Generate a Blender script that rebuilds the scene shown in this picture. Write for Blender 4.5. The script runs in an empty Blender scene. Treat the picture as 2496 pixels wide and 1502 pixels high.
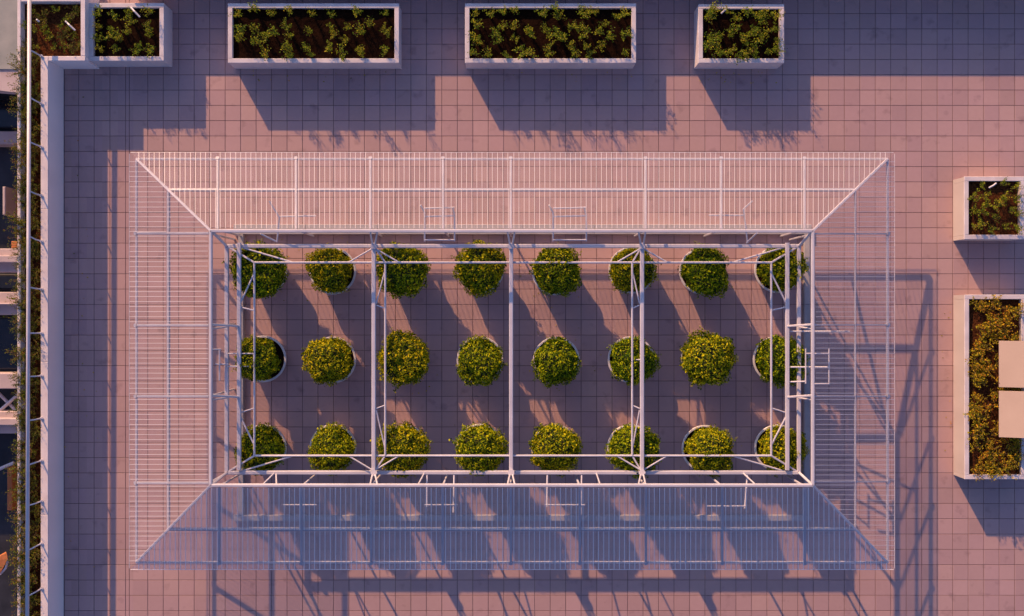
import bpy, math, random
from mathutils import Vector, Matrix, noise
random.seed(7)
scene = bpy.context.scene
COL = scene.collection

# ---------------------------------------------------------------- camera, sky, sun, exposure
FPX = 2450.0            # focal length in photo pixels (photo is 2496 wide)
PXM = 93.75             # photo pixels per metre on the roof floor
CH = FPX / PXM          # camera height above the roof floor
U = 0.0253 * CH         # planter height, used as the unit of height
cam_d = bpy.data.cameras.new('camera')
cam = bpy.data.objects.new('camera', cam_d); COL.objects.link(cam)
cam.location = (0, 0, CH); cam.rotation_euler = (0, 0, 0)
cam_d.sensor_width = 36.0; cam_d.lens = 36.0 * FPX / 2496.0
cam_d.clip_start = 0.1; cam_d.clip_end = 6000
scene.camera = cam

SUN_DX, SUN_DY = 82 / PXM, -151 / PXM          # shadow of one planter height
sun_dir = Vector((SUN_DX, SUN_DY, -U)).normalized()
elev = math.asin(-sun_dir.z); azim = math.atan2(-sun_dir.x, -sun_dir.y)
world = bpy.data.worlds.new('World'); scene.world = world; world.use_nodes = True
wn = world.node_tree.nodes; wl = world.node_tree.links
bg = wn['Background']; sky = wn.new('ShaderNodeTexSky')
sky.sky_type = 'NISHITA'; sky.sun_disc = False
sky.sun_elevation = elev; sky.sun_rotation = azim
sky.altitude = 50; sky.air_density = 1.0; sky.dust_density = 2.2; sky.ozone_density = 1.6
tint = wn.new('ShaderNodeMix'); tint.data_type = 'RGBA'; tint.blend_type = 'MULTIPLY'
tint.inputs[0].default_value = 1.0; tint.inputs[7].default_value = (0.64, 0.69, 1.0, 1)
wl.new(sky.outputs[0], tint.inputs[6]); wl.new(tint.outputs[2], bg.inputs[0])
bg.inputs[1].default_value = 0.138
sd = bpy.data.lights.new('sun', 'SUN'); sd.energy = 5.0; sd.angle = math.radians(0.5)
sd.color = (1.0, 0.565, 0.28)
sun = bpy.data.objects.new('sun', sd); COL.objects.link(sun)
sun.rotation_euler = sun_dir.to_track_quat('-Z', 'Y').to_euler(); sun.location = (-20, 36, 15)
scene.view_settings.view_transform = 'Standard'; scene.view_settings.look = 'None'
scene.view_settings.gamma = 1; scene.view_settings.use_curve_mapping = False
scene.view_settings.exposure = 0.38
scene.render.engine = 'CYCLES'
scene.cycles.transparent_max_bounces = 24
scene.cycles.max_bounces = 8

# ---------------------------------------------------------------- helpers
def P(px, py, k=0.0):
    """photo pixel + height in units -> world point on that ray"""
    s = (1 - 0.0253 * k) / PXM
    return Vector(((px - 1248) * s, (751 - py) * s, k * U))
def G(gx, gy, k=0.0):
    """floor-plan position (in floor pixels) + height in units -> world point"""
    return Vector(((gx - 1248) / PXM, (751 - gy) / PXM, k * U))
def proj(p):
    s = PXM * CH / (CH - p.z)
    return p.x * s + 1248, 751 - p.y * s

class MB:
    def __init__(s): s.v = []; s.f = []; s.sm = False
    def poly(s, pts):
        b = len(s.v); s.v += [tuple(p) for p in pts]; s.f.append(tuple(range(b, b + len(pts))))
    def hexa(s, lo, hi):
        b = len(s.v); s.v += [tuple(p) for p in lo] + [tuple(p) for p in hi]
        s.f += [(b+3, b+2, b+1, b), (b+4, b+5, b+6, b+7)]
        for i in range(4):
            j = (i + 1) % 4; s.f.append((b+i, b+j, b+4+j, b+4+i))
    def box(s, x0, x1, y0, y1, z0, z1):
        s.hexa([(x0,y0,z0),(x1,y0,z0),(x1,y1,z0),(x0,y1,z0)], [(x0,y0,z1),(x1,y0,z1),(x1,y1,z1),(x0,y1,z1)])
    def cbox(s, x0, x1, y0, y1, z0, z1, c):
        """box with a chamfered top edge"""
        b = len(s.v)
        s.v += [(x0,y0,z0),(x1,y0,z0),(x1,y1,z0),(x0,y1,z0),
                (x0,y0,z1-c),(x1,y0,z1-c),(x1,y1,z1-c),(x0,y1,z1-c),
                (x0+c,y0+c,z1),(x1-c,y0+c,z1),(x1-c,y1-c,z1),(x0+c,y1-c,z1)]
        s.f.append((b+8,b+9,b+10,b+11)); s.f.append((b+3,b+2,b+1,b))
        for i in range(4):
            j = (i+1) % 4
            s.f.append((b+i,b+j,b+4+j,b+4+i)); s.f.append((b+4+i,b+4+j,b+8+j,b+8+i))
    def beam(s, p, q, w, h, up=Vector((0,0,1))):
        p = Vector(p); q = Vector(q); d = (q - p).normalized()
        if abs(d.dot(up)) > 0.98: up = Vector((0,1,0))
        a = d.cross(up).normalized() * (w/2); u = a.cross(d).normalized() * (h/2)
        c = min(w, h) * 0.18
        # eight-sided section with small chamfers
        prof = []
        aw = a.normalized(); uw = u.normalized()
        for sx, sy in ((1,1),(-1,1),(-1,-1),(1,-1)):
            if sx*sy > 0:
                prof += [aw*sx*(w/2) + uw*sy*(h/2-c), aw*sx*(w/2-c) + uw*sy*(h/2)]
            else:
                prof += [aw*sx*(w/2-c) + uw*sy*(h/2), aw*sx*(w/2) + uw*sy*(h/2-c)]
        s._prism(p, q, prof)
    def _prism(s, p, q, prof):
        b = len(s.v); n = len(prof)
        s.v += [tuple(p + o) for o in prof] + [tuple(q + o) for o in prof]
        for i in range(n):
            j = (i+1) % n; s.f.append((b+i, b+j, b+n+j, b+n+i))
        s.f.append(tuple(b+i for i in reversed(range(n)))); s.f.append(tuple(b+n+i for i in range(n)))
    def tube(s, p, q, r, n=8):
        p = Vector(p); q = Vector(q); d = (q-p).normalized()
        up = Vector((0,0,1)) if abs(d.z) < 0.95 else Vector((1,0,0))
        a = d.cross(up).normalized(); u = a.cross(d)
        s._prism(p, q, [a*math.cos(2*math.pi*i/n)*r + u*math.sin(2*math.pi*i/n)*r for i in range(n)])
    def path(s, pts, r, n=8):
        for a, b in zip(pts, pts[1:]): s.tube(a, b, r, n)
        for c in pts[1:-1]: s.ball(c, r*1.02)
    def ball(s, c, r):
        c = Vector(c); b = len(s.v); R = 4; S = 8
        for i in range(R+1):
            th = math.pi*i/R
            for j in range(S):
                ph = 2*math.pi*j/S
                s.v.append((c.x+r*math.sin(th)*math.cos(ph), c.y+r*math.sin(th)*math.sin(ph), c.z+r*math.cos(th)))
        for i in range(R):
            for j in range(S):
                k = (j+1) % S; s.f.append((b+i*S+j, b+(i+1)*S+j, b+(i+1)*S+k, b+i*S+k))
    def lathe(s, prof, n=40, cx=0, cy=0):
        b = len(s.v); m = len(prof)
        for r, z in prof:
            for j in range(n):
                a = 2*math.pi*j/n; s.v.append((cx+r*math.cos(a), cy+r*math.sin(a), z))
        for i in range(m-1):
            for j in range(n):
                k = (j+1) % n; s.f.append((b+i*n+j, b+i*n+k, b+(i+1)*n+k, b+(i+1)*n+j))
    def mesh(s, name, mat, smooth=False):
        me = bpy.data.meshes.new(name); me.from_pydata(s.v, [], s.f); me.materials.append(mat)
        me.validate(); me.update()
        if smooth: me.polygons.foreach_set('use_smooth', [True]*len(me.polygons))
        return me
    def build(s, name, mat, parent=None, smooth=False):
        return link(name, s.mesh(name, mat, smooth), parent)

def link(name, me, parent=None, loc=(0,0,0), rot=None):
    o = bpy.data.objects.new(name, me); COL.objects.link(o)
    o.location = loc
    if rot: o.rotation_euler = rot
    if parent:
        o.parent = parent
        o.matrix_parent_inverse = Matrix.Translation(-Vector(parent.location)) if parent.rotation_euler.z == 0 and not rot else Matrix()
    return o
def tag(o, label=None, cat=None, group=None, kind=None):
    if label: o['label'] = label
    if cat: o['category'] = cat
    if group: o['group'] = group
    if kind: o['kind'] = kind
    return o
def thing(name, label, cat, loc=(0,0,0), group=None):
    o = bpy.data.objects.new(name, None); COL.objects.link(o); o.location = loc
    o.empty_display_size = 0.1
    return tag(o, label, cat, group)

# ---------------------------------------------------------------- materials
def new_mat(name):
    m = bpy.data.materials.new(name); m.use_nodes = True
    nt = m.node_tree; return m, nt, nt.nodes, nt.links, nt.nodes['Principled BSDF']
def noisy(name, c0, c1, scale=3.0, rough=0.6, bump=0.0, bscale=60, detail=5, spec=0.4, metallic=0.0, space='Object', streak=None):
    m, nt, N, L, b = new_mat(name)
    tc = N.new('ShaderNodeTexCoord'); nz = N.new('ShaderNodeTexNoise')
    geo = N.new('ShaderNodeNewGeometry')
    src = geo.outputs['Position']
    if streak:
        mp = N.new('ShaderNodeMapping'); mp.inputs['Scale'].default_value = streak
        L.new(src, mp.inputs[0]); src = mp.outputs[0]
    L.new(src, nz.inputs['Vector'])
    nz.inputs['Scale'].default_value = scale; nz.inputs['Detail'].default_value = detail
    cr = N.new('ShaderNodeValToRGB'); cr.color_ramp.elements[0].position = 0.3; cr.color_ramp.elements[1].position = 0.7
    cr.color_ramp.elements[0].color = (*c0, 1); cr.color_ramp.elements[1].color = (*c1, 1)
    L.new(nz.outputs[0], cr.inputs[0]); L.new(cr.outputs[0], b.inputs['Base Color'])
    b.inputs['Roughness'].default_value = rough; b.inputs['Specular IOR Level'].default_value = spec
    b.inputs['Metallic'].default_value = metallic
    if bump:
        n2 = N.new('ShaderNodeTexNoise'); n2.inputs['Scale'].default_value = bscale; n2.inputs['Detail'].default_value = 4
        L.new(geo.outputs['Position'], n2.inputs['Vector'])
        bp = N.new('ShaderNodeBump'); bp.inputs['Strength'].default_value = bump; bp.inputs['Distance'].default_value = 0.02
        L.new(n2.outputs[0], bp.inputs['Height']); L.new(bp.outputs[0], b.inputs['Normal'])
    return m

TX, TY = 37.73, 37.32               # tile pitch in floor pixels
def tile_material():
    m, nt, N, L, b = new_mat('terrace_tile')
    geo = N.new('ShaderNodeNewGeometry')
    mp = N.new('ShaderNodeVectorMath'); mp.operation = 'MULTIPLY_ADD'
    mp.inputs[1].default_value = (PXM/TX, PXM/TY, 0); mp.inputs[2].default_value = (1248/TX - 513.5/TX + 200, (33.2-751)/TY + 200, 0)
    L.new(geo.outputs['Position'], mp.inputs[0])
    fl = N.new('ShaderNodeVectorMath'); fl.operation = 'FLOOR'; L.new(mp.outputs[0], fl.inputs[0])
    wnz = N.new('ShaderNodeTexWhiteNoise'); wnz.noise_dimensions = '2D'; L.new(fl.outputs[0], wnz.inputs['Vector'])
    n1 = N.new('ShaderNodeTexNoise'); n1.inputs['Scale'].default_value = 0.55; n1.inputs['Detail'].default_value = 6
    L.new(geo.outputs['Position'], n1.inputs['Vector'])
    n2 = N.new('ShaderNodeTexNoise'); n2.inputs['Scale'].default_value = 9; n2.inputs['Detail'].default_value = 5
    L.new(geo.outputs['Position'], n2.inputs['Vector'])
    def madd(a, mul, add):
        x = N.new('ShaderNodeMath'); x.operation = 'MULTIPLY_ADD'; L.new(a, x.inputs[0]); x.inputs[1].default_value = mul
        if isinstance(add, float): x.inputs[2].default_value = add
        else: L.new(add, x.inputs[2])
        return x.outputs[0]
    v = madd(wnz.outputs['Value'], 0.14, 0.80)
    v = madd(n1.outputs[0], 0.24, v); v = madd(n2.outputs[0], 0.10, v)
    hv = N.new('ShaderNodeMix'); hv.data_type = 'RGBA'
    hv.inputs[6].default_value = (0.41, 0.266, 0.264, 1); hv.inputs[7].default_value = (0.43, 0.283, 0.256, 1)
    L.new(wnz.outputs['Color'], hv.inputs[0])
    mul = N.new('ShaderNodeVectorMath'); mul.operation = 'SCALE'; L.new(hv.outputs[2], mul.inputs[0]); L.new(v, mul.inputs['Scale'])
    # small dark marks
    n3 = N.new('ShaderNodeTexNoise'); n3.inputs['Scale'].default_value = 2.6; n3.inputs['Detail'].default_value = 8
    L.new(geo.outputs['Position'], n3.inputs['Vector'])
    cr = N.new('ShaderNodeValToRGB'); cr.color_ramp.elements[0].position = 0.60; cr.color_ramp.elements[1].position = 0.76
    cr.color_ramp.elements[0].color = (1,1,1,1); cr.color_ramp.elements[1].color = (0.72,0.7,0.72,1); L.new(n3.outputs[0], cr.inputs[0])
    m2 = N.new('ShaderNodeVectorMath'); m2.operation = 'MULTIPLY'; L.new(mul.outputs[0], m2.inputs[0]); L.new(cr.outputs[0], m2.inputs[1])
    L.new(m2.outputs[0], b.inputs['Base Color'])
    b.inputs['Roughness'].default_value = 0.62; b.inputs['Specular IOR Level'].default_value = 0.35
    bp = N.new('ShaderNodeBump'); bp.inputs['Strength'].default_value = 0.12; bp.inputs['Distance'].default_value = 0.01
    n4 = N.new('ShaderNodeTexNoise'); n4.inputs['Scale'].default_value = 45; L.new(geo.outputs['Position'], n4.inputs['Vector'])
    L.new(n4.outputs[0], bp.inputs['Height']); L.new(bp.outputs[0], b.inputs['Normal'])
    return m

def leaf_material(name, cols, trans=0.35):
    m, nt, N, L, b = new_mat(name)
    geo = N.new('ShaderNodeNewGeometry')
    oi = N.new('ShaderNodeObjectInfo')
    cr = N.new('ShaderNodeValToRGB'); cr.color_ramp.interpolation = 'LINEAR'
    els = cr.color_ramp.elements
    while len(els) < len(cols): els.new(0.5)
    for e, (p, c) in zip(els, cols): e.position = p; e.color = (*c, 1)
    L.new(geo.outputs['Random Per Island'], cr.inputs[0])
    hs = N.new('ShaderNodeHueSaturation')
    mr = N.new('ShaderNodeMapRange'); mr.inputs[3].default_value = 0.478; mr.inputs[4].default_value = 0.522
    L.new(oi.outputs['Random'], mr.inputs[0]); L.new(mr.outputs[0], hs.inputs['Hue'])
    mv = N.new('ShaderNodeMapRange'); mv.inputs[3].default_value = 1.1; mv.inputs[4].default_value = 0.82
    L.new(oi.outputs['Random'], mv.inputs[0]); L.new(mv.outputs[0], hs.inputs['Value'])
    L.new(cr.outputs[0], hs.inputs['Color']); L.new(hs.outputs[0], b.inputs['Base Color'])
    b.inputs['Roughness'].default_value = 0.5; b.inputs['Specular IOR Level'].default_value = 0.10
    tr = N.new('ShaderNodeBsdfTranslucent'); L.new(hs.outputs[0], tr.inputs[0])
    mx = N.new('ShaderNodeMixShader'); mx.inputs[0].default_value = trans
    L.new(b.outputs[0], mx.inputs[1]); L.new(tr.outputs[0], mx.inputs[2])
    L.new(mx.outputs[0], N['Material Output'].inputs[0])
    return m

def glass_material(name, axis, pitch, both=False, body=0.055, stripe=0.05):
    """clear ribbed polycarbonate sheet: flutes run along the slope"""
    m, nt, N, L, b = new_mat(name)
    geo = N.new('ShaderNodeNewGeometry'); sp = N.new('ShaderNodeSeparateXYZ'); L.new(geo.outputs['Position'], sp.inputs[0])
    def stripes(out, per):
        a = N.new('ShaderNodeMath'); a.operation = 'MULTIPLY'; a.inputs[1].default_value = 1/per; L.new(out, a.inputs[0])
        f = N.new('ShaderNodeMath'); f.operation = 'FRACT'; L.new(a.outputs[0], f.inputs[0])
        p = N.new('ShaderNodeMath'); p.operation = 'PINGPONG'; p.inputs[1].default_value = 0.5; L.new(f.outputs[0], p.inputs[0])
        c = N.new('ShaderNodeMapRange'); c.inputs[1].default_value = 0.28; c.inputs[2].default_value = 0.42; L.new(p.outputs[0], c.inputs[0])
        return c.outputs[0]
    st = stripes(sp.outputs[axis], pitch)
    if both:
        s2 = stripes(sp.outputs[1-axis], pitch)
        mxm = N.new('ShaderNodeMath'); mxm.operation = 'MAXIMUM'; L.new(st, mxm.inputs[0]); L.new(s2, mxm.inputs[1]); st = mxm.outputs[0]
    nz = N.new('ShaderNodeTexNoise'); nz.inputs['Scale'].default_value = 0.9; nz.inputs['Detail'].default_value = 5
    L.new(geo.outputs['Position'], nz.inputs['Vector'])
    ad = N.new('ShaderNodeMath'); ad.operation = 'MULTIPLY_ADD'; ad.inputs[1].default_value = stripe
    L.new(st, ad.inputs[0])
    a2 = N.new('ShaderNodeMath'); a2.operation = 'MULTIPLY_ADD'; a2.inputs[1].default_value = 0.02; a2.inputs[2].default_value = body - 0.01
    L.new(nz.outputs[0], a2.inputs[0]); L.new(a2.outputs[0], ad.inputs[2])
    t = N.new('ShaderNodeBsdfTransparent'); t.inputs[0].default_value = (0.995, 0.99, 0.995, 1)
    d = N.new('ShaderNodeBsdfDiffuse'); d.inputs[0].default_value = (0.78, 0.76, 0.80, 1)
    tl = N.new('ShaderNodeBsdfTranslucent'); tl.inputs[0].default_value = (0.78, 0.76, 0.80, 1)
    md = N.new('ShaderNodeMixShader'); md.inputs[0].default_value = 0.5; L.new(d.outputs[0], md.inputs[1]); L.new(tl.outputs[0], md.inputs[2])
    m1 = N.new('ShaderNodeMixShader'); L.new(ad.outputs[0], m1.inputs[0]); L.new(t.outputs[0], m1.inputs[1]); L.new(md.outputs[0], m1.inputs[2])
    g = N.new('ShaderNodeBsdfGlossy'); g.inputs[1].default_value = 0.12
    fr = N.new('ShaderNodeFresnel'); fr.inputs[0].default_value = 1.2
    fm = N.new('ShaderNodeMath'); fm.operation = 'MULTIPLY'; fm.inputs[1].default_value = 0.14; L.new(fr.outputs[0], fm.inputs[0])
    m2 = N.new('ShaderNodeMixShader'); L.new(fm.outputs[0], m2.inputs[0]); L.new(m1.outputs[0], m2.inputs[1]); L.new(g.outputs[0], m2.inputs[2])
    L.new(m2.outputs[0], N['Material Output'].inputs[0])
    return m

M = {}
M['tile'] = tile_material()
M['grout'] = noisy('dark_grout', (0.16,0.108,0.104), (0.21,0.145,0.14), 5, 0.9)
M['render'] = noisy('white_render', (0.60,0.54,0.55), (0.70,0.63,0.62), 1.3, 0.7, 0.15, 40, streak=(1,1,0.3))
M['wall_white'] = noisy('lifted_white_wall', (0.84,0.76,0.74), (0.90,0.82,0.80), 1.3, 0.7, 0.15, 40, streak=(1,1,0.3))  # white wall colour raised to brighten the parapet's shaded faces
M['render_sunlit'] = noisy('sunlit_white_render', (0.48,0.42,0.39), (0.56,0.50,0.46), 1.3, 0.7, 0.15, 40, streak=(1,1,0.3))  # white render, darkened, with the peach of sunlit faces put into its colour
M['ledge'] = noisy('white_ledge', (0.66,0.58,0.56), (0.78,0.70,0.67), 3.0, 0.6, 0.1, 50)
M['rim'] = noisy('white_rim', (0.56,0.50,0.50), (0.72,0.66,0.65), 3.0, 0.6, 0.1, 50)
M['steel'] = noisy('white_painted_steel', (0.50,0.48,0.52), (0.62,0.59,0.62), 2.0, 0.38, 0.0, spec=0.5)
M['shaded_steel'] = noisy('shade_toned_steel', (0.36,0.36,0.42), (0.46,0.45,0.50), 2.0, 0.4)  # white steel with the blue-grey of its shaded sides put into the colour
M['bar'] = noisy('white_glazing_bar', (0.60,0.57,0.59), (0.68,0.65,0.66), 2.0, 0.35)
M['soil'] = noisy('dark_soil', (0.006,0.0025,0.0015), (0.020,0.008,0.004), 14, 1.0, 0.9, 30, spec=0.05)
M['mulch'] = noisy('red_brown_mulch', (0.012,0.005,0.003), (0.13,0.045,0.016), 22, 1.0, 0.9, 40, spec=0.05)
M['twig'] = noisy('brown_twig', (0.07,0.035,0.02), (0.14,0.08,0.045), 20, 0.8)
M['core'] = noisy('dark_core', (0.014,0.018,0.006), (0.03,0.035,0.010), 25, 0.9, 0.6, 60)  # solid core; shade inside the crown is put into its dark colour
M['pot'] = noisy('white_glazed_pot', (0.62,0.60,0.61), (0.72,0.69,0.69), 4, 0.35)
M['glass_v'] = glass_material('ribbed_sheet_long_side', 0, 0.045)
M['glass_b'] = glass_material('milky_ribbed_sheet', 0, 0.09, body=0.20, stripe=0.06)
M['bar_lifted'] = noisy('lifted_glazing_bar', (0.80,0.78,0.80), (0.86,0.84,0.86), 2.0, 0.35)  # whiter bar copy, its colour brightened for the barely lit lower slope
M['glass_h'] = glass_material('clear_sheet_short_side', 1, 0.26, body=0.055, stripe=0.02)
M['glass_m'] = glass_material('wire_mesh_sheet', 0, 0.05, both=True, body=0.03, stripe=0.085)
M['leaf'] = leaf_material('clipped_leaf', [(0.0,(0.022,0.055,0.005)),(0.32,(0.12,0.21,0.008)),(0.65,(0.42,0.47,0.010)),(1.0,(0.85,0.76,0.012))], 0.42)
M['seed'] = leaf_material('seedling_leaf', [(0.0,(0.04,0.09,0.010)),(0.45,(0.20,0.30,0.015)),(0.8,(0.48,0.50,0.02)),(1.0,(0.60,0.46,0.04))], 0.35)
M['hedge'] = leaf_material('trough_leaf', [(0.0,(0.06,0.10,0.010)),(0.45,(0.16,0.22,0.015)),(0.72,(0.28,0.25,0.02)),(1.0,(0.34,0.14,0.04))], 0.3)
M['dry'] = leaf_material('autumn_leaf', [(0.0,(0.16,0.16,0.012)),(0.4,(0.50,0.42,0.02)),(0.8,(0.70,0.46,0.02)),(1.0,(0.55,0.20,0.02))], 0.35)
M['kerb'] = noisy('kerb_white', (0.34,0.33,0.34), (0.42,0.40,0.41), 4, 0.7)
M['dark'] = noisy('dark_cladding', (0.012,0.014,0.020), (0.03,0.032,0.045), 2, 0.6)
M['pane'] = noisy('dark_pane', (0.010,0.012,0.016), (0.02,0.022,0.03), 2, 0.1, spec=0.6)
M['concrete'] = noisy('painted_concrete', (0.42,0.34,0.34), (0.54,0.45,0.44), 2, 0.75, 0.1)
M['plaster'] = noisy('grey_green_plaster', (0.24,0.27,0.25), (0.36,0.37,0.34), 1.5, 0.8, 0.2, 30)
M['rust'] = noisy('orange_box', (0.35,0.12,0.04), (0.5,0.18,0.06), 3, 0.7)
M['street'] = noisy('street_asphalt', (0.035,0.036,0.042), (0.06,0.058,0.06), 0.6, 0.9)
M['table'] = noisy('white_table_top', (0.52,0.39,0.29), (0.58,0.44,0.33), 1.2, 0.55)

# ---------------------------------------------------------------- setting: street far below, building body, roof floor
mb = MB(); mb.poly([(-2500,-2500,-14.0),(2500,-2500,-14.0),(2500,2500,-14.0),(-2500,2500,-14.0)])
tag(mb.build('street', M['street']), kind='structure')

FX0, FX1 = 154.9, 3100.0     # floor-plan pixels
FY0, FY1 = -14.0, 2100.0
a = G(FX0, FY1); b_ = G(FX1, FY0)
mb = MB(); mb.box(a.x - 0.8, b_.x, a.y, b_.y + 0.9, -13.9, -0.012)
body = mb.build('roof_deck', M['grout']); tag(body, kind='structure')
xs = [157.0, 191.8, 229.5, 268.0, 306.0, 315.2, 360.2]
x = 360.2
while x < FX1 - 40: x += TX if x > 361 else 397.9 - 360.2; xs.append(x)
ys = []
y = 33.2 - TY
while y < FY1: ys.append(y); y += TY
ys = [FY0 + 1] + [v for v in ys if v > FY0 + 8]
gap = 0.62
tile_me = MB(); wx = (TX - 2*gap)/2/PXM; wy = (TY - 2*gap)/2/PXM
tile_me.cbox(-wx, wx, -wy, wy, -0.012, 0.0, 0.0025)
tile_mesh = tile_me.mesh('tile', M['tile'])
full, rest = [], []
for i in range(len(xs)-1):
    for j in range(len(ys)-1):
        x0, x1, y0, y1 = xs[i], xs[i+1], ys[j], ys[j+1]
        cx, cy = (x0+x1)/2, (y0+y1)/2
        std = abs((x1-x0)-TX) < 0.6 and abs((y1-y0)-TY) < 0.1
        clear = (330 < cy < 365 and 520 < cx < 2300) or (175 < cy < 370 and (1060 < cx < 1135 or 1620 < cx < 1690 or cx > 1975) and cx < 2496) \
            or (2185 < cx < 2310 and 160 < cy < 1500) or (740 < cy < 800 and 640 < cx < 1860) or (930 < cy < 1010 and 640 < cx < 1860) or (1390 < cy < 1495 and 330 < cx < 2300)
        (full if std and clear and len(full) < 300 else rest).append((x0, x1, y0, y1))
for (x0, x1, y0, y1) in full:
    o = bpy.data.objects.new('tile', tile_mesh); COL.objects.link(o); o.parent = body
    p = G((x0+x1)/2, (y0+y1)/2)
    o.location = (p.x, p.y, random.uniform(-0.0012, 0.0008))
    o.rotation_euler = (random.uniform(-.002,.002), random.uniform(-.002,.002), random.uniform(-.0025,.0025))
mb = MB()
for (x0, x1, y0, y1) in rest:
    p = G(x0 + gap, y1 - gap); q = G(x1 - gap, y0 + gap)
    dz = random.uniform(-0.0012, 0.0008); jx = random.uniform(-.0012,.0012); jy = random.uniform(-.0012,.0012)
    if q.x - p.x < 0.03: continue
    mb.cbox(p.x+jx, q.x+jx, p.y+jy, q.y+jy, -0.012, dz, 0.0025)
o = mb.build('tiles', M['tile'], body); tag(o, kind='stuff')

# ---------------------------------------------------------------- plants
def leaf(mb, p, n, size, asp=0.5, twist=None):
    n = n.normalized()
    t = n.cross(Vector((random.gauss(0,1), random.gauss(0,1), random.gauss(0,1))))
    if t.length < 1e-4: t = Vector((1,0,0))
    t.normalize(); s = n.cross(t)
    L = size; W = size*asp*0.5
    mb.poly([p - t*L*0.5, p + s*W + n*L*0.06, p + t*L*0.5 - n*L*0.1, p - s*W + n*L*0.06])

def crown_meshes(seed, r, z0, z1):
    """clipped round crown: many leaf faces over a lumpy ellipsoid"""
    random.seed(seed)
    mb = MB(); cz = (z0+z1)/2; hz = (z1-z0)/2
    off = Vector((seed*13.1, seed*7.7, 0))
    def rad(d):
        return 1.0 + 0.30*(noise.noise(d*1.6+off)) + 0.20*noise.noise(d*4.5+off)
    N = 8000
    for i in range(N):
        d = Vector((random.gauss(0,1), random.gauss(0,1), random.gauss(0,1))).normalized()
        # squarer profile: clipped sides
        f = rad(d) * (1 - abs(random.gauss(0, 0.10))) + (0.05 if random.random() < 0.06 else 0)
        w = Vector((d.x, d.y, 0)); wl_ = w.length
        sq = (abs(wl_)**3 + abs(d.z)**3) ** (1/3)
        dd = d / sq
        p = Vector((dd.x*r*f, dd.y*r*f, cz + dd.z*hz*min(f,1.12)))
        n = (d + Vector((random.gauss(0,.55), random.gauss(0,.55), random.gauss(0,.55))))
        leaf(mb, p, n, random.uniform(0.04, 0.085), 0.5)
    for q in range(16):
        d = Vector((random.gauss(0,1), random.gauss(0,1), random.gauss(0,.5))).normalized()
        f = rad(d)
        for st in range(9):
            p = Vector((d.x*r*f*(1+.022*st), d.y*r*f*(1+.022*st), cz + d.z*hz*f + .012*st))
            leaf(mb, p + Vector((random.gauss(0,.015),random.gauss(0,.015),0)), d + Vector((random.gauss(0,.8),random.gauss(0,.8),.6)), random.uniform(.05,.08), .45)
    lv = mb.mesh('crown', M['leaf'])
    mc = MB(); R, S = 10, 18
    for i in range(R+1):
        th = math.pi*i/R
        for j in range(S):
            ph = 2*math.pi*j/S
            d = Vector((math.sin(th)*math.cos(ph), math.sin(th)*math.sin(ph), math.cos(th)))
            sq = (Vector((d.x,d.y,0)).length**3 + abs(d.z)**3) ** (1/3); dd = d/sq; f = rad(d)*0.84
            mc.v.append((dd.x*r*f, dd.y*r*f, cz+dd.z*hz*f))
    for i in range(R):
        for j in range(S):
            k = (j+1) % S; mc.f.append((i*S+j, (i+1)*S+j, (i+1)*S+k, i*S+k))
    return lv, mc.mesh('dark_core', M['core'], True)

PR = 54/PXM; PHT = 0.80*U
pot = MB(); pot.lathe([(PR*0.72,0.0),(PR*0.80,0.02),(PR*0.99,PHT*0.86),(PR*1.0,PHT*0.9)], 40)
pot_mesh = pot.mesh('pot', M['pot'], True)
rim = MB(); rim.lathe([(PR*0.99,PHT*0.885),(PR*1.03,PHT*0.9),(PR*1.035,PHT*0.985),(PR*1.02,PHT),(PR*0.955,PHT),(PR*0.94,PHT*0.985),(PR*0.94,PHT*0.86)], 40)
rim_mesh = rim.mesh('rim', M['pot'], False)
soil = MB(); soil.lathe([(PR*0.95,PHT*0.88),(PR*0.5,PHT*0.91),(0.001,PHT*0.92)], 24); soil_mesh = soil.mesh('soil', M['soil'], True)
trunk = MB(); trunk.tube((0,0,PHT*0.85),(0.01,0.0,1.15*U),0.035,8)
for q in range(5):
    aa = q*1.26; trunk.tube((0,0,1.0*U),(0.22*math.cos(aa),0.22*math.sin(aa),1.4*U),0.014,6)
trunk_mesh = trunk.mesh('trunk', M['twig'])
crowns = [crown_meshes(s, 55.5/PXM, 0.84*U, 2.07*U) for s in (11, 23, 37, 41, 59)]
random.seed(5)
ORD = ['first','second','third','fourth','fifth','sixth','seventh','eighth']
ROW = ['upper','middle','lower']
for rj, ry in enumerate((660, 875, 1091)):
    for ci in range(8):
        gx = 1248 + ((641,808,986,1171,1355,1538,1716,1895)[ci] - 1248)*0.979 + random.uniform(-3,3); gy = 751 + (ry-751)*0.979 + random.uniform(-3,3)
        p = G(gx, gy)
        t = thing('potted_shrub', f'round clipped shrub in a white pot, {ORD[ci]} from the left in the {ROW[rj]} row', 'potted shrub', p, 'round shrubs in white pots under the open roof')
        for nm, me in (('pot', pot_mesh), ('soil', soil_mesh), ('trunk', trunk_mesh)):
            c = bpy.data.objects.new(nm, me); COL.objects.link(c); c.parent = t
            if nm == 'pot':
                rr = bpy.data.objects.new('rim', rim_mesh); COL.objects.link(rr); rr.parent = c
        lv, core = crowns[(ci*3 + rj*2 + (ci*rj) % 4) % 5]
        c = bpy.data.objects.new('crown', lv); COL.objects.link(c); c.parent = t
        rz = random.uniform(0, 6.28); sc = random.uniform(0.88, 1.07)
        c.rotation_euler = (0,0,rz); c.scale = (sc*random.uniform(.95,1.10), sc, random.uniform(.88,1.0))
        c.location = (random.uniform(-.03,.03), random.uniform(-.03,.03), 0.05)
        k2 = bpy.data.objects.new('dark_core', core); COL.objects.link(k2); k2.parent = c

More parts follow.
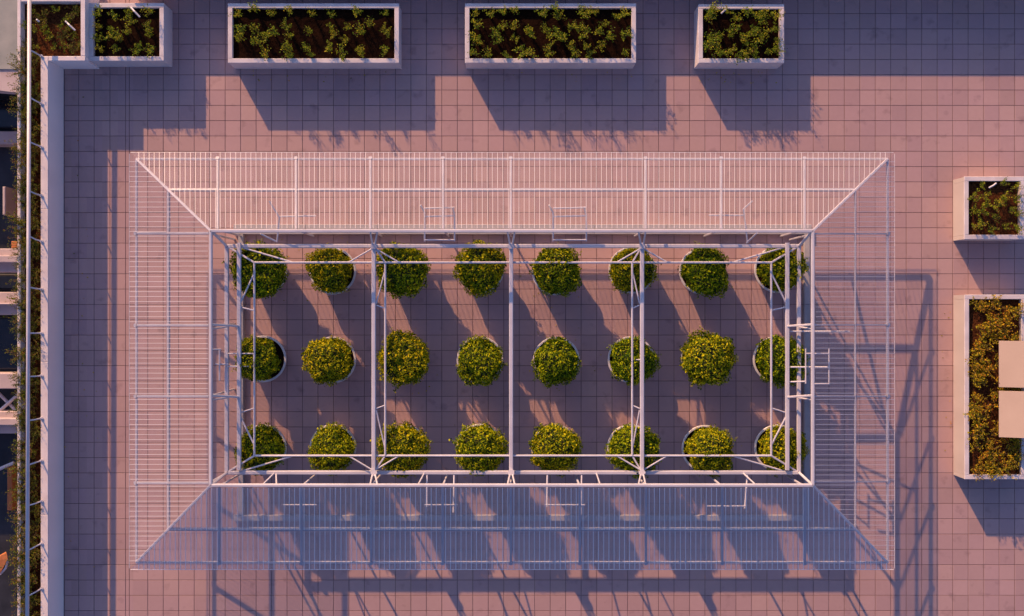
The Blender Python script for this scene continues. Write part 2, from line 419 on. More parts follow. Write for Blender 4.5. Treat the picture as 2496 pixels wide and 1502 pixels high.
def seedling_mesh(seed, mat, spread=0.24, height=0.30, leaves=46, lsize=0.075, twigs=6):
    random.seed(seed)
    lv = MB(); tw = MB()
    for i in range(twigs):
        aa = random.uniform(0, 6.28); rr = spread*random.uniform(0.35, 1.0); hh = height*random.uniform(0.5, 1.0)
        q = Vector((rr*math.cos(aa), rr*math.sin(aa), hh)); m = q*0.5 + Vector((0,0,hh*0.2))
        tw.tube((0,0,-0.02), m, 0.006, 4); tw.tube(m, q, 0.004, 4)
        for j in range(leaves//twigs):
            f = random.uniform(0.3, 1.08)
            p = (m*(f*2) if f < .5 else m + (q-m)*((f-.5)*2)) + Vector((random.gauss(0,.028), random.gauss(0,.028), random.gauss(0,.02)))
            n = Vector((random.gauss(0,.6), random.gauss(0,.6), 1.0))
            leaf(lv, p, n, lsize*random.uniform(0.6, 1.25), 0.45)
    return lv.mesh('foliage', mat), tw.mesh('stems', M['twig'])
seeds_g = [seedling_mesh(100+i, M['seed'], 0.15+0.03*(i % 4), 0.36+0.08*(i % 3), 112+10*(i % 4), 0.052, 9) for i in range(8)]
seeds_d = [seedling_mesh(200+i, M['dry'], 0.22+0.03*(i % 3), 0.28, 90, 0.055, 9) for i in range(5)]
hedges = [seedling_mesh(300+i, M['hedge'], 0.38, 0.44, 330, 0.05, 26) for i in range(6)]

def plant(kind, pool, p, label, cat, group, sc=1.0, stretch=(1,1)):
    lv, tw = random.choice(pool)
    t = thing(kind, label, cat, p, group)
    t.rotation_euler = (0,0,random.uniform(0,6.28)); t.scale = (sc*stretch[0], sc*stretch[1], sc)
    for nm, me in (('foliage', lv), ('stems', tw)):
        c = bpy.data.objects.new(nm, me); COL.objects.link(c); c.parent = t

# ---------------------------------------------------------------- planter boxes (floor-plan pixels)
NTH = ['first','second','third','fourth','fifth','sixth','seventh','eighth','ninth','tenth','eleventh','twelfth','thirteenth','fourteenth','fifteenth','sixteenth','seventeenth','eighteenth','nineteenth','twentieth']
def nth(i): return NTH[i] if i < 20 else ('twenty-','thirty-','forty-','fifty-','sixty-')[(i+1)//10-2] + NTH[(i+1)%10-1] if (i+1) % 10 else ('twentieth','thirtieth','fortieth','fiftieth','sixtieth')[(i+1)//10-2]
def planter(label, gx0, gx1, gy0, gy1, plants, pool, plabel, group, soil_mat='soil', wall=10.3, side='render', psc=1.0):
    p = G(gx0, gy1); q = G(gx1, gy0); w = wall/PXM; h = U
    c = G((gx0+gx1)/2, (gy0+gy1)/2)
    t = thing('planter_box', label, 'planter', c, 'white planter boxes on the roof terrace')
    e = 0.004
    for (x0,x1,y0,y1) in ((p.x,q.x,p.y,p.y+w-e),(p.x,q.x,q.y-w+e,q.y),(p.x,p.x+w-e,p.y+w,q.y-w),(q.x-w+e,q.x,p.y+w,q.y-w)):
        m = MB(); m.box(x0,x1,y0,y1,0.002,h-0.03); m.build('side_panel', M[side], t)
    o = 0.006
    for (x0,x1,y0,y1) in ((p.x-o,q.x+o,p.y-o,p.y+w),(p.x-o,q.x+o,q.y-w,q.y+o),(p.x-o,p.x+w,p.y+w+.002,q.y-w-.002),(q.x-w,q.x+o,p.y+w+.002,q.y-w-.002)):
        m = MB(); m.cbox(x0,x1,y0,y1,h-0.03,h,0.008); m.build('rim', M['rim'], t)
    # lumpy soil bed
    m = MB(); nx = max(6, int((q.x-p.x)/0.12)); ny = max(6, int((q.y-p.y)/0.12))
    for i in range(nx+1):
        for j in range(ny+1):
            X = p.x+w-.003+(q.x-p.x-2*w+.006)*i/nx; Y = p.y+w-.003+(q.y-p.y-2*w+.006)*j/ny
            m.v.append((X, Y, h-0.11+0.04*noise.noise(Vector((X*3,Y*3,1)))+0.03*noise.noise(Vector((X*9,Y*9,4)))))
    for i in range(nx):
        for j in range(ny):
            b0 = i*(ny+1)+j; m.f.append((b0, b0+ny+1, b0+ny+2, b0+1))
    m.build('soil', M[soil_mat], t, True)
    tall = (q.y-p.y) > (q.x-p.x)*1.3
    lab = {}
    for b3 in range(3):
        row = [i for i, (px, py) in enumerate(plants) if int(min(.999, px if tall else py)*3) == b3]
        row.sort(key=lambda i: plants[i][1] if tall else plants[i][0])
        for r_, i in enumerate(row):
            lab[i] = (f'{nth(r_)} from the top along the {("left edge","middle","right edge")[b3]}' if tall else f'{nth(r_)} from the left along the {("back","middle","front")[b3]}')
    for pi, (px, py) in enumerate(plants):       # positions as fractions of the bed
        X = p.x+w+(q.x-p.x-2*w)*px; Y = q.y-w-(q.y-p.y-2*w)*py
        plant('seedling', pool, (X, Y, h-0.11), f'{plabel}, {lab[pi]}', 'plant', group, psc*random.uniform(0.70,1.08), (random.uniform(.8,1.1), random.uniform(.8,1.1)))
    return t
random.seed(77)
P1 = [(.03,.16),(.14,.02),(.25,.12),(.36,.1),(.49,.1),(.61,.12),(.77,.12),(.94,.12),(.06,.48),(.13,.42),(.2,.58),(.26,.52),(.34,.38),(.36,.56),(.48,.46),(.61,.38),(.62,.52),(.70,.62),(.72,.38),(.80,.46),(.85,.33),(.95,.45),(.96,.56),(.05,.62),(.15,.70),(.22,.92),(.34,.78),(.36,.92),(.46,.82),(.49,.93),(.60,.8),(.68,.95),(.78,.85),(.8,.9),(.94,.9)]
P2 = [(.04,.12),(.04,.3),(.12,.12),(.21,.1),(.28,.03),(.44,.12),(.53,.03),(.54,.18),(.70,.12),(.74,.06),(.78,.1),(.91,.16),(.95,.14),(.04,.6),(.06,.68),(.15,.55),(.17,.68),(.2,.37),(.27,.38),(.28,.62),(.36,.46),(.38,.52),(.47,.4),(.49,.55),(.55,.55),(.57,.6),(.63,.4),(.68,.42),(.7,.55),(.79,.5),(.81,.72),(.84,.3),(.87,.55),(.96,.55),(.03,.92),(.12,.92),(.23,.95),(.32,.9),(.38,.95),(.49,.88),(.62,.76),(.65,.95),(.72,.8),(.74,.95),(.96,.9)]
P3 = [(.06,.2),(.1,.08),(.13,.02),(.3,.05),(.45,.18),(.55,.08),(.7,.12),(.76,.28),(.78,.1),(.94,.14),(.93,.4),(.1,.6),(.12,.66),(.22,.58),(.35,.5),(.4,.4),(.5,.62),(.56,.7),(.62,.5),(.68,.45),(.72,.62),(.84,.5),(.95,.65),(.05,.8),(.2,.86),(.24,.92),(.36,.86),(.47,.95),(.56,.92),(.65,.85),(.68,.96),(.85,.88),(.95,.85)]
PB = [(.1,.12),(.34,.2),(.55,.1),(.58,.3),(.86,.12),(.1,.42),(.28,.52),(.4,.62),(.55,.52),(.85,.42),(.86,.55),(.08,.66),(.12,.86),(.36,.86),(.42,.66),(.7,.78),(.68,.88),(.88,.85)]
def gp(tx0, tx1, ty0, ty1, k=1.0):   # rim outline seen in the photo -> plan
    s = 1-0.0253*k
    return 1248+(tx0-1248)*s, 1248+(tx1-1248)*s, 751+(ty0-751)*s, 751+(ty1-751)*s
planter('long white planter box of seedlings, the left of two equally long ones', *gp(556,972,9,153), P1, seeds_g, 'leafy seedling in the left long planter', 'seedlings in the left long planter')
planter('long white planter box of seedlings, the right of two equally long ones', *gp(1134,1550,9,153), P2, seeds_g, 'leafy seedling in the right long planter', 'seedlings in the right long planter')
planter('short white planter box standing alone to the right of the long planters', *gp(1703,1911,11,153), P3, seeds_g, 'leafy seedling in the short planter', 'seedlings in the short planter')
planter('square white planter box tucked into the corner of the parapet trough', *gp(217,399,8,148), PB, seeds_g, 'leafy seedling in the corner planter', 'seedlings in the corner planter')
RQ = [(.25,.08),(.62,.05),(.9,.12),(.08,.3),(.33,.3),(.7,.25),(.92,.35),(.1,.55),(.22,.6),(.5,.47),(.8,.55),(.95,.62),(.48,.7),(.08,.85),(.18,.82),(.42,.92),(.72,.85),(.92,.9),(.6,.35),(.3,.45)]
planter('white planter box cut off by the right edge, above the tilted panels', *gp(2351,2497,431,583), RQ, seeds_g, 'leafy seedling in the upper right planter', 'seedlings in the upper right planter', 'mulch', 10.3, 'render_sunlit', 0.9)
R2 = [(random.uniform(.05,.95), (i+.5)/100+random.uniform(-.01,.01)) for i in range(100)]
planter('tall white planter box of yellowing plants beside the two tilted panels', *gp(2352,2500,719,1168), R2, seeds_d, 'yellowing plant in the tall planter', 'yellowing plants in the tall right planter', 'mulch', 10.3, 'render_sunlit', 1.1)

# ---------------------------------------------------------------- parapet with planting trough
KW = 1.32
def gk(px, k=KW): return 1248+(px-1248)*(1-0.0253*k)
def gv(py, k=KW): return 751+(py-751)*(1-0.0253*k)
par = thing('parapet_wall', 'white parapet wall with a planting trough along the left roof edge', 'parapet', G(120, 751))
TOPH = KW*U
def wallpiece(px0, px1, py0, py1, z0, z1, nm='wall', mat='wall_white'):
    p = G(gk(px0), gv(py1)); q = G(gk(px1), gv(py0))
    m = MB()
    if nm == 'ledge': m.cbox(p.x, q.x, p.y, q.y, z0, z1, 0.01)
    else: m.box(p.x, q.x, p.y, q.y, z0, z1)
    return m.build(nm, M[mat], par)
YB = 2000
e = 0.25
for (x0,x1,y0,y1) in ((99,117.5,137,YB),(42,50.5,-60,YB),(117.9,208,137,148.5),(196.5,208,-60,136.6),(50.9,196.1,-60,4)):
    wallpiece(x0+e, x1-e, y0+e, y1-e, -0.01 if x0 > 90 else -3.0, TOPH-0.04)
    if y1-y0 > 600:
        n = 5; st = (y1-y0)/n
        for i in range(n): wallpiece(x0, x1, y0+i*st+(.12 if i else 0), y0+(i+1)*st-.12, TOPH-0.04, TOPH, 'ledge', 'ledge')
    else: wallpiece(x0, x1, y0, y1, TOPH-0.04, TOPH, 'ledge', 'ledge')
def bed(px0, px1, py0, py1):
    p = G(gk(px0), gv(py1)); q = G(gk(px1), gv(py0)); m = MB(); nx = max(3,int((q.x-p.x)/.2)); ny = max(3,int((q.y-p.y)/.25))
    for i in range(nx+1):
        for j in range(ny+1):
            X = p.x+(q.x-p.x)*i/nx; Y = p.y+(q.y-p.y)*j/ny
            m.v.append((X,Y,TOPH-0.22+0.06*noise.noise(Vector((X*3,Y*3,2)))))
    for i in range(nx):
        for j in range(ny):
            b0 = i*(ny+1)+j; m.f.append((b0,b0+ny+1,b0+ny+2,b0+1))
    m.build('soil', M['mulch'], par, True)
bed(50.4, 99.2, 136.9, YB); bed(50.8, 196.6, 4, 136.8)
random.seed(31)
# parapet along the upper roof edge, just beyond the picture
tp = thing('parapet_wall', 'plain parapet wall along the roof edge above the planter boxes', 'parapet', G(1600, -30))
p = G(330, -14); q = G(3100, -44)
m = MB(); m.box(p.x, q.x, p.y, q.y, -0.01, TOPH-0.04); m.build('wall', M['render'], tp)
for i in range(6):
    m = MB(); m.cbox(p.x+(q.x-p.x)*i/6+.003, p.x+(q.x-p.x)*(i+1)/6-.003, p.y-.02, q.y+.02, TOPH-0.04, TOPH, 0.01); m.build('ledge', M['rim'], tp)
# shrubs in the trough
yy = 152; nsh = 0
while yy < 1560:
    for side in (0, 1):
        px = random.uniform(46, 60) if side == 0 else random.uniform(74, 86)
        pt = G(gk(px), gv(yy + random.uniform(-12, 12)), 0); pt.z = TOPH - 0.18
        plant('trough_shrub', hedges, pt, f'twiggy green shrub in the parapet trough, {nth(nsh)} from the top on the {("outer","roof")[side]} side', 'shrub', 'shrubs in the parapet trough', (random.uniform(.72,1.0) if side == 0 else random.uniform(.5,.7)), (random.uniform(.7,.9), random.uniform(.9,1.2)))
    yy += 25; nsh += 1
for ci_, (px, py) in enumerate(sorted(((75,25),(100,40),(135,20),(165,45),(180,25),(80,70),(110,75),(145,60),(150,85),(175,80),(85,112),(128,112),(60,60),(62,105),(105,60),(150,110),(165,65),(120,85),(184,110),(70,128)), key=lambda a: a[0])):
    pt = G(gk(px), gv(py)); pt.z = TOPH - 0.22
    plant('trough_shrub', hedges + seeds_g, pt, f'twiggy green shrub in the wide corner bed, {nth(ci_)} from the left', 'shrub', 'shrubs in the corner bed', random.uniform(.5,.72))

# handrail on the parapet
KR = 1.86
rail = thing('handrail', 'long white tube handrail on brackets above the parapet trough', 'handrail', P(69, 751, KR))
m = MB(); m.tube(P(72,-80,KR), P(66,1600,KR), 0.046, 12); m.build('tube', M['steel'], rail, True)
for (y0, y1) in ((120,137),(236,253),(345,358),(465,477),(575,588),(700,705),(812,812),(918,916),(1025,1020),(1133,1123),(1232,1222),(1341,1325),(1452,1435)):
    A = P(70, y0, KR); B = P(101, y1, KW+0.02); Cc = A.lerp(B, .7); Cc.z = A.z*.75+B.z*.25
    m = MB(); m.path([A, Cc, B], 0.018, 8); m.tube(B+Vector((0,0,-.012)), B+Vector((0,0,.012)), .04, 10); m.build('bracket', M['steel'], rail)

# ---------------------------------------------------------------- greenhouse frame
KE, KRG, KF, KC, KP = 1.8, 3.25, 1.98, 2.2, 2.14
EX0, EX1, EY0, EY1 = 333, 2163, 388, 1371      # eave beam outline in the photo
RX0, RX1, RY0, RY1 = 514, 1981, 563, 1183      # ridge beam outline
gh = thing('greenhouse', 'white steel greenhouse frame with a ribbed glass roof ring and open centre', 'greenhouse', G(1248, 862))
EC = [P(EX0,EY0,KE), P(EX1,EY0,KE), P(EX1,EY1,KE), P(EX0,EY1,KE)]
RC = [P(RX0,RY0,KRG), P(RX1,RY0,KRG), P(RX1,RY1,KRG), P(RX0,RY1,KRG)]
def part(nm, mat='steel', parent=None, smooth=False):
    def f(m): return m.build(nm, M[mat], parent or gh, smooth)
    return f
for i in range(4):
    j = (i+1) % 4
    m = MB(); m.beam(EC[i], EC[j], 0.055, 0.06); part('eave_beam')(m)
    m = MB(); m.beam(RC[i], RC[j], 0.075, 0.09); part('ridge_beam')(m)
    m = MB(); m.beam(EC[i], RC[i], 0.062, 0.08); part('hip_rafter')(m)

OV = 0.072          # glass overhang beyond the eave
PV = 0.44
sides = {
 'top':    dict(ax=0, e=EY0, r=RY0, c0=0, c1=1, raf=[531,722,903,1080,1245,1573,1757,1960], rib=12.5, glass='glass_v'),
 'bottom': dict(ax=0, e=EY1, r=RY1, c0=3, c1=2, raf=[535,735,905,1079,1245,1413,1574,1760,1961], rib=12.6, glass='glass_b'),
 'left':   dict(ax=1, e=EX0, r=RX0, c0=0, c1=3, raf=[569,793,966,1177], rib=12.2, glass='glass_h'),
 'right':  dict(ax=1, e=EX1, r=RX1, c0=1, c1=2, raf=[570,792,966,1174], rib=12.2, glass='glass_m'),
}
LIFT = Vector((0,0,0.055))
def vsolve(fn, target, lo, hi):
    flo = fn(lo)
    for _ in range(40):
        mid = (lo+hi)/2
        if (fn(mid)-target)*(flo-target) > 0: lo = mid
        else: hi = mid
    return (lo+hi)/2
def slab(m, pts, n, t):
    lo = [p - n*t/2 for p in pts]; hi = [p + n*t/2 for p in pts]
    m.hexa(lo, hi)
for sname, s in sides.items():
    ax = s['ax']
    def line(a, v, s=s, ax=ax):
        if ax == 0: A = P(a, s['e'], KE); B = P(a, s['r'], KRG)
        else: A = P(s['e'], a, KE); B = P(s['r'], a, KRG)
        return A.lerp(B, v)
    h0 = lambda v, s=s: EC[s['c0']].lerp(RC[s['c0']], v)
    h1 = lambda v, s=s: EC[s['c1']].lerp(RC[s['c1']], v)
    nrm = (EC[s['c1']]-EC[s['c0']]).cross(RC[s['c0']]-EC[s['c0']]).normalized()
    if nrm.z < 0: nrm = -nrm
    off = nrm*0.058
    m = MB(); m.beam(h0(PV), h1(PV), 0.055 if sname == 'right' else 0.085, 0.03 if sname == 'right' else 0.05, nrm); part('purlin','shaded_steel')(m)
    m = MB(); m.beam(h0(PV)+nrm*.03+(RC[s['c0']]-EC[s['c0']]).normalized()*.035, h1(PV)+nrm*.03+(RC[s['c1']]-EC[s['c1']]).normalized()*.035, 0.015, 0.025, nrm); part('purlin_lip','bar')(m)
    for a in s['raf']:
        m = MB(); A = line(a, 0.0); B = line(a, 0.985)
        m.beam(A+nrm*.012, B+nrm*.012, 0.038 if sname == 'right' else 0.062, 0.035 if sname == 'right' else 0.07, nrm); part('rafter','shaded_steel')(m)
        m = MB(); m.beam(A-nrm*.02+Vector((0,0,0)), A+nrm*.055, 0.085, 0.085); part('bracket','shaded_steel')(m)
        foot = B.copy(); foot.z = 0.003
        if not (sname == 'right' and a != 570):
            m = MB(); m.beam(foot, B-Vector((0,0,.05)), 0.045, 0.045); part('post')(m)
    # panels between the rafters, two rows
    edges = [None] + s['raf'] + [None]
    for bi in range(len(edges)-1):
        f0 = (lambda v: h0(v)) if edges[bi] is None else (lambda v, a=edges[bi]: line(a, v))
        f1 = (lambda v: h1(v)) if edges[bi+1] is None else (lambda v, a=edges[bi+1]: line(a, v))
        amin = edges[bi] if edges[bi] else (EX0 if ax == 0 else EY0)
        amax = edges[bi+1] if edges[bi+1] else (EX1 if ax == 0 else EY1)
        for (v0, v1) in ((-OV, PV-0.008), (PV+0.008, 0.985)):
            m = MB(); slab(m, [f0(v0)+off, f1(v0)+off, f1(v1)+off, f0(v1)+off], nrm, 0.008)
            gp_ = m.build('glass_panel', M[s['glass']], gh)
            mb = MB(); a = amin + s['rib']*0.6
            while a < amax - 3:
                va, vb = v0, v1
                if edges[bi] is None or edges[bi+1] is None:
                    r0, r1 = (RX0, RX1) if ax == 0 else (RY0, RY1)
                    if a < r0: vb = min(v1, vsolve(lambda v: proj(h0(v))[ax], a, 0, 1) - 0.01)
                    elif a > r1: vb = min(v1, vsolve(lambda v: proj(h1(v))[ax], a, 0, 1) - 0.01)
                if vb > va + 0.02:
                    mb.beam(line(a, va)+off*1.25, line(a, vb)+off*1.10, 0.0135 if sname == 'bottom' else 0.0095, 0.003, nrm)
                a += s['rib']*random.choice((1,1,1,1,0.97,1.03))
            if sname == 'top' or sname == 'right':    # drip edge trim
                pass
            mb.beam(f0(-OV)+off*1.2, f1(-OV)+off*1.2, 0.010, 0.012, nrm) if v0 < 0 else None
            if mb.v: tag(mb.build('glazing_bars', M['bar_lifted' if sname == 'bottom' else 'bar'], gp_), kind='stuff')

# inner ring of beams hung below the ridge
FXa, FXb, FYa, FYb = 553, 1947, 600, 1152
ringc = [P(FXa,FYa,KF), P(FXb,FYa,KF), P(FXb,FYb,KF), P(FXa,FYb,KF)]
for i in range(4):
    m = MB(); m.beam(ringc[i], ringc[(i+1) % 4], 0.098, 0.09); part('ring_beam')(m)
for x_ in (583, 1919):
    m = MB(); m.beam(P(x_, 592, KF+.13), P(x_, 1146, KF+.13), 0.10, 0.08); part('ring_beam')(m)
for x_ in (911, 1246, 1565):
    m = MB(); m.beam(P(x_, 592, KC), P(x_, 1158, KC), 0.10, 0.09); part('cross_beam')(m)
    m = MB(); m.beam(P(x_, 600, KC-.14), P(x_, 600, KC+.15), 0.15, 0.13); part('bracket')(m)
    m = MB(); m.beam(P(x_, 1152, KC-.14), P(x_, 1152, KC+.15), 0.15, 0.13); part('bracket')(m)
    # hangers up to the ridge
    for (yy0, yy1) in ((598, RY0), (1154, RY1)):
        for dx in (-9, 9):
            m = MB(); m.tube(P(x_+dx*.3, yy0, KC), P(x_+dx, yy1, KRG-.06), 0.022, 6); part('hanger')(m)
# thin pipe rails
PX0, PX1, PY0, PY1 = 620, 1880, 640, 1111
pc = [P(PX0,PY0,KP), P(PX1,PY0,KP), P(PX1,PY1,KP), P(PX0,PY1,KP)]
for i in range(4):
    m = MB(); m.tube(pc[i], pc[(i+1) % 4], 0.027, 10); m.ball(pc[i], .03); part('pipe_rail', smooth=False)(m)
for x_ in (939, 1541):
    m = MB(); m.tube(P(x_, PY0, KP+.02), P(x_, PY1, KP+.02), 0.026, 10); part('pipe_rail')(m)
# corner struts and diagonal braces
for i, (sx, sy) in enumerate(((1,1),(-1,1),(-1,-1),(1,-1))):
    rc, fc, pp = RC[i], ringc[i], pc[i]
    m = MB(); m.beam(rc-Vector((0,0,.06)), fc+Vector((0,0,.03)), 0.06, 0.06); part('strut')(m)
    m = MB(); m.beam(fc, pp, 0.045, 0.05); part('strut')(m)
    m = MB(); m.tube(fc+Vector((.25*sx,0,0)), P(pc_x := (PX0+95 if sx > 0 else PX1-95), PY0 if sy > 0 else PY1, KP), 0.022, 8); part('brace')(m)
    m = MB(); m.tube(P(583 if sx > 0 else 1919, 745 if sy > 0 else 1010, KF+.1), P(PX0+2 if sx > 0 else PX1-2, PY0+22 if sy > 0 else PY1-22, KP), 0.022, 8); part('brace')(m)
    m = MB(); m.tube(P(583 if sx > 0 else 1919, 748 if sy > 0 else 1007, KF+.1), P(PX0 if sx > 0 else PX1, 757 if sy > 0 else 995, KP), 0.018, 8); part('brace')(m)
for x_ in (911, 1565):
    for yb, yp in ((600, PY0), (1152, PY1)):
        for dx in (-62, 62):
            m = MB(); m.tube(P(x_, yb+(4 if yb < 700 else -4), KC-.05), P(x_+dx, yp, KP), 0.020, 8); part('brace')(m)
        xx = 939 if x_ == 911 else 1541
        m = MB(); m.beam(P(x_, yb, KC-.05), P(xx, yp, KP), 0.04, 0.04); part('brace')(m)
    xx = 939 if x_ == 911 else 1541
    for ya, yb2, yc in ((658, 740, 752), (1095, 1000, 988)):
        m = MB(); m.tube(P(xx, ya, KP), P(x_+(6 if x_ < 1200 else -6), yb2, KC), 0.018, 8); part('brace')(m)
        m = MB(); m.tube(P(x_+(6 if x_ < 1200 else -6), yb2+(4 if ya < 800 else -4), KC), P(xx, yc, KP), 0.016, 8); part('brace')(m)
m = MB(); m.tube(P(1541, 877, KP), P(1565, 877, KC), .014, 8); part('brace')(m)
for y_ in (793, 966):
    for xs_ in ((515, 553, 583), (1981, 1947, 1919)):
        m = MB(); m.beam(P(xs_[0], y_-2, KRG-.1), P(xs_[2], y_+2, KF+.15), 0.05, 0.05); part('strut')(m)
        m = MB(); m.tube(P(xs_[0], y_+9, KRG-.1), P(xs_[1], y_+4, KF+.1), 0.022, 8); part('strut')(m)
for y_ in (862, 893):
    m = MB(); m.tube(P(556, y_, KF+.06), P(618, y_, KP), 0.016, 8); part('brace')(m)
# vent frames, two arms joined by bars, standing behind the ridge
def vent(pts, bars):
    v = MB()
    for pth in pts: v.path([P(*p_) for p_ in pth], 0.020, 8)
    for b0, b1 in bars: v.tube(P(*b0), P(*b1), 0.019, 8)
    part('vent_frame')(v)
for (xa, xb) in ((663, 682), (1025, 1108), (1338, 1429), (1828, 1812)):
    if abs(xa-xb) > 50:
        vent([[(xa+10,588,KF),(xa+10,518,2.5),(xa,500,2.75)], [(xb,588,KF),(xb,525,2.5),(xb-5,505,2.75)]],
             [((xa+10,585,KF+.05),(xb,585,KF+.05)), ((xa+10,528,2.45),(xb,526,2.45)), ((xa+10,508,2.6),(xb,506,2.6))])
    elif xa < 800:
        vent([[(675,590,KF),(681,530,2.5),(656,490,2.7)]], [((681,528,2.45),(770,526,2.45)), ((635,570,2.6),(672,588,2.15))])
    else:
        vent([[(1822,590,KF),(1812,510,2.5),(1834,490,2.7)], [(1820,592,KF),(1845,568,2.9)]], [((1812,525,2.45),(1728,525,2.45))])
for (xa, xb, dy) in ((1041, 1107, 0), (1334, 1418, 6)):
    vent([[(xa,1154,KF),(xa-1,1236,2.5)], [(xb,1154,KF),(xb-2,1250+dy,2.55)]], [((xa-6,1231,2.48),(xb+8,1231,2.48)), ((xb-72 if dy == 0 else xb+35,1152,KF),(xb-88 if dy == 0 else xb+45,1182,2.9))])
vent([[(1822,1154,KF),(1815,1240,2.5)], [(1810,1152,KF),(1842,1182,2.9)]], [((1724,1234,2.48),(1818,1234,2.48))])
vent([[(670,1152,KF),(640,1182,2.9)], [(673,1154,KF),(674,1180,2.6)]], [((690,1231,2.48),(772,1231,2.48))])
vent([[(1922,895,KF+.1),(2023,895,2.55)], [(1925,808,KF+.1),(2072,808,2.6)]], [((2021,850,2.5),(2021,936,2.5)), ((1964,862,2.4),(2020,862,2.5)), ((1985,936,2.45),(2023,936,2.5)), ((1964,850,2.4),(1964,935,2.4)), ((1925,931,KF+.1),(1962,930,2.4))])
vent([[(535,852,2.2),(535,928,2.2)], [(512,852,2.6),(538,852,2.2)]], [((525,888,2.2),(556,888,2.1))])

# low kerb inside the greenhouse
kerb = thing('low_kerb', 'low white kerb running round the potted shrubs inside the greenhouse', 'kerb', G(1272, 908))
for (x0,x1,y0,y1) in ((572,1975,548,572),(572,1975,1254,1268),(584,596,572.3,1253.7),(1957,1971,572.3,1253.7)):
    p = G(x0, y1); q = G(x1, y0); n = 8 if x1-x0 > 500 else 4
    for i in range(n):
        m = MB()
        if x1-x0 > 500: m.cbox(p.x+(q.x-p.x)*i/n+.003, p.x+(q.x-p.x)*(i+1)/n-.003, p.y, q.y, 0.002, 0.13, .01)
        else: m.cbox(p.x, q.x, p.y+(q.y-p.y)*i/n+.003, p.y+(q.y-p.y)*(i+1)/n-.003, 0.002, 0.13, .01)
        m.build('kerb_stone', M['kerb'], kerb)

# ---------------------------------------------------------------- two square panels by the right planter
for nm, (y0, y1) in (('upper', (831, 944)), ('lower', (953, 1066))):
    ka, kb = 1.35, 2.05
    A = P(2435, y1, ka); B = P(2435, y0, ka)
    w_ = Vector((1.35, 0, (kb-ka)*U)); n_ = w_.cross(Vector((0,1,0))).normalized()
    if n_.z < 0: n_ = -n_
    base = Vector((A.x+1.15, (A.y+B.y)/2, 0))
    t = thing('tilted_panel', f'large square white panel tilted to the sun over the tall planter, {nm} of the two', 'panel', base, 'square panels beside the planter')
    m = MB(); m.hexa([A-n_*.035, A+w_-n_*.035, B+w_-n_*.035, B-n_*.035], [A+n_*.0+Vector((.004,.004,0)), A+w_, B+w_, B+Vector((.004,-.004,0))]); m.build('panel_face', M['table'], t)
    top = A.lerp(B,.5) + w_*(1.15/1.35) - n_*.04
    m = MB(); m.tube((base.x, base.y, .02), top, .05, 12); m.build('post', M['steel'], t)
    m = MB(); m.tube((base.x, base.y, .002), (base.x, base.y, .022), .22, 24); m.build('foot_plate', M['steel'], t)

# white irrigation stubs lying in the beds
for (px, py, qx, qy, k_, lab) in ((160,52,183,74,1.3,'white pipe stub among the shrubs of the corner bed'), (90,48,96,53,1.3,'short white pipe end beside the rail in the corner bed'),
        (319,18,341,42,1.05,'white pipe stub at the back of the shaded corner planter'), (1758,33,1774,20,1.05,'white pipe stub at the back of the short planter'), (2411,458,2428,447,1.05,'pale pipe stub at the back of the upper right planter')):
    m = MB(); A = P(px,py,k_); B = P(qx,qy,k_+.06); C_ = A.lerp(B,.5)+Vector((0,0,.05)); m.path([A,C_,B], .022, 8)
    o = m.build('pipe_stub', M['bar']); tag(o, lab, 'pipe')

# leaf litter on the floor, a little around pots and planters
random.seed(91)
lm = MB()
for i in range(170):
    if i < 90:
        cx_, cy_ = random.choice(((641,660),(808,660),(986,875),(1171,1091),(1355,660),(1538,875),(1716,1091),(808,1091),(1355,875)))
        aa = random.uniform(0,6.28); rr = random.uniform(58, 95); gx, gy = cx_+rr*math.cos(aa), cy_+rr*math.sin(aa)
    else:
        gx, gy = random.choice(((random.uniform(560,980),random.uniform(172,200)),(random.uniform(1140,1560),random.uniform(172,200)),(random.uniform(1700,1900),random.uniform(172,205)),(random.uniform(2290,2318),random.uniform(720,1200)),(random.uniform(158,240),random.uniform(180,1480))))
    p_ = G(gx, gy); p_.z = 0.012
    leaf(lm, p_, Vector((random.gauss(0,.25), random.gauss(0,.25), 1)), random.uniform(.03,.06), .5)
tag(lm.build('fallen_leaves', M['dry']), kind='stuff')

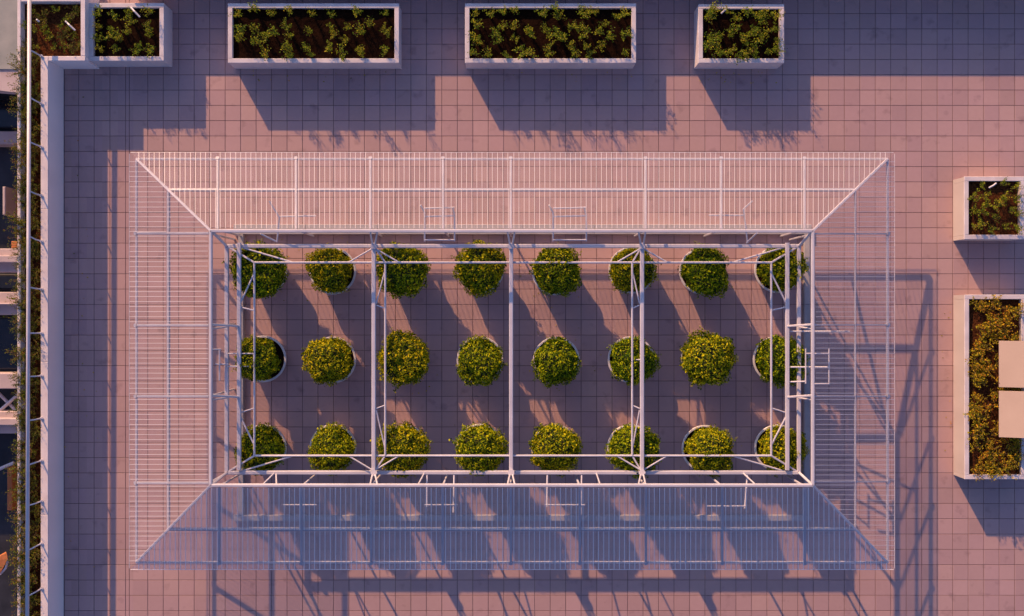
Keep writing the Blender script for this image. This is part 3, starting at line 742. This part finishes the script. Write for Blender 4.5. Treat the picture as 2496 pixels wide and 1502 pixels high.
# ---------------------------------------------------------------- lower building seen beyond the parapet
KB = -5.0
nb = thing('apartment_building', 'dark lower building with pale balcony slabs beyond the parapet', 'building', P(-40, 751, KB))
def nbox(nm, mat, x0, x1, y0, y1, k0, k1):
    p = P(x0, y1, k1); q = P(x1, y0, k1); m = MB(); m.cbox(p.x, q.x, p.y, q.y, k0*U, k1*U, .02); return m.build(nm, M[mat], nb)
nbox('facade', 'dark', -400, 60, -200, 1700, -14, -7.0)
nbox('flat_roof', 'plaster', -400, 60, -100, 170, -7, -4.0)
m = MB(); m.hexa([P(-400,170.5,-4.6), P(60,170.5,-4.6), P(60,232,-4.6), P(-400,30+170,-4.6)], [P(-400,170.5,-4.05), P(60,170.5,-4.05), P(60,228,-4.05), P(-400,172,-4.05)]); m.build('sunlit_wedge', M['concrete'], nb)  # pale wedge added in the shape of the sunlit patch on this roof
nbox('ledge', 'concrete', -400, 60, 320, 352, -7, -6.2)
for (y0, y1, y2, y3) in ((606,617,640,664),(712,733,743,768),(1003,1014,1037,1057)):
    nbox('balcony_slab', 'concrete', -400, 60, y0, y3, -6.0, -5.2)
    nbox('balcony_kerb', 'concrete', -400, 60, y1+6, y2, -5.2, -4.8)
nbox('balcony_slab', 'concrete', -400, 60, 910, 948, -6.0, -5.0)
for (y0, y1) in ((235,318),(664.5,711),(769,909)):
    f = nbox('window', 'dark', -400, 60, y0+4, y1-4, -7, -6.85)
    m = MB(); p = P(-390, y1-9, -6.8); q = P(55, y0+9, -6.8); m.box(p.x, q.x, p.y, q.y, -6.85*U, -6.8*U); m.build('pane', M['pane'], f)
m = MB(); m.tube(P(-20,942,-5.6), P(42,1004,-5.6), .05, 8); m.build('cross_brace', M['steel'], nb)
m = MB(); m.tube(P(-30,1028,-5.5), P(46,960,-5.5), .05, 8); m.build('cross_brace', M['steel'], nb)
m = MB(); m.tube(P(-40,1160,-5.8), P(34,1128,-5.8), .05, 8); m.build('awning_bar', M['steel'], nb)
nbox('orange_cabinet', 'rust', 27, 44, 588, 605, -6.9, -6.0)
nbox('column', 'concrete', 6, 13, 455, 524, -7, -5.6); nbox('shutter', 'rust', 14, 42, 462, 520, -7, -6.6)
nbox('shutter', 'rust', 17, 30, 1140, 1245, -7, -6.5)
m = MB(); m.hexa([P(-30,1375,-6.4),P(0,1402,-6.4),P(18,1366,-6.3),P(14,1345,-6.3)], [P(-30,1370,-6.1),P(0,1398,-6.1),P(19,1362,-5.9),P(16,1348,-5.9)]); m.build('awning', M['rust'], nb)
m = MB(); m.path([P(0,1400,-6.2),P(14,1385,-6.1),P(19,1366,-6)], .035, 6); m.build('awning_bar', M['steel'], nb)
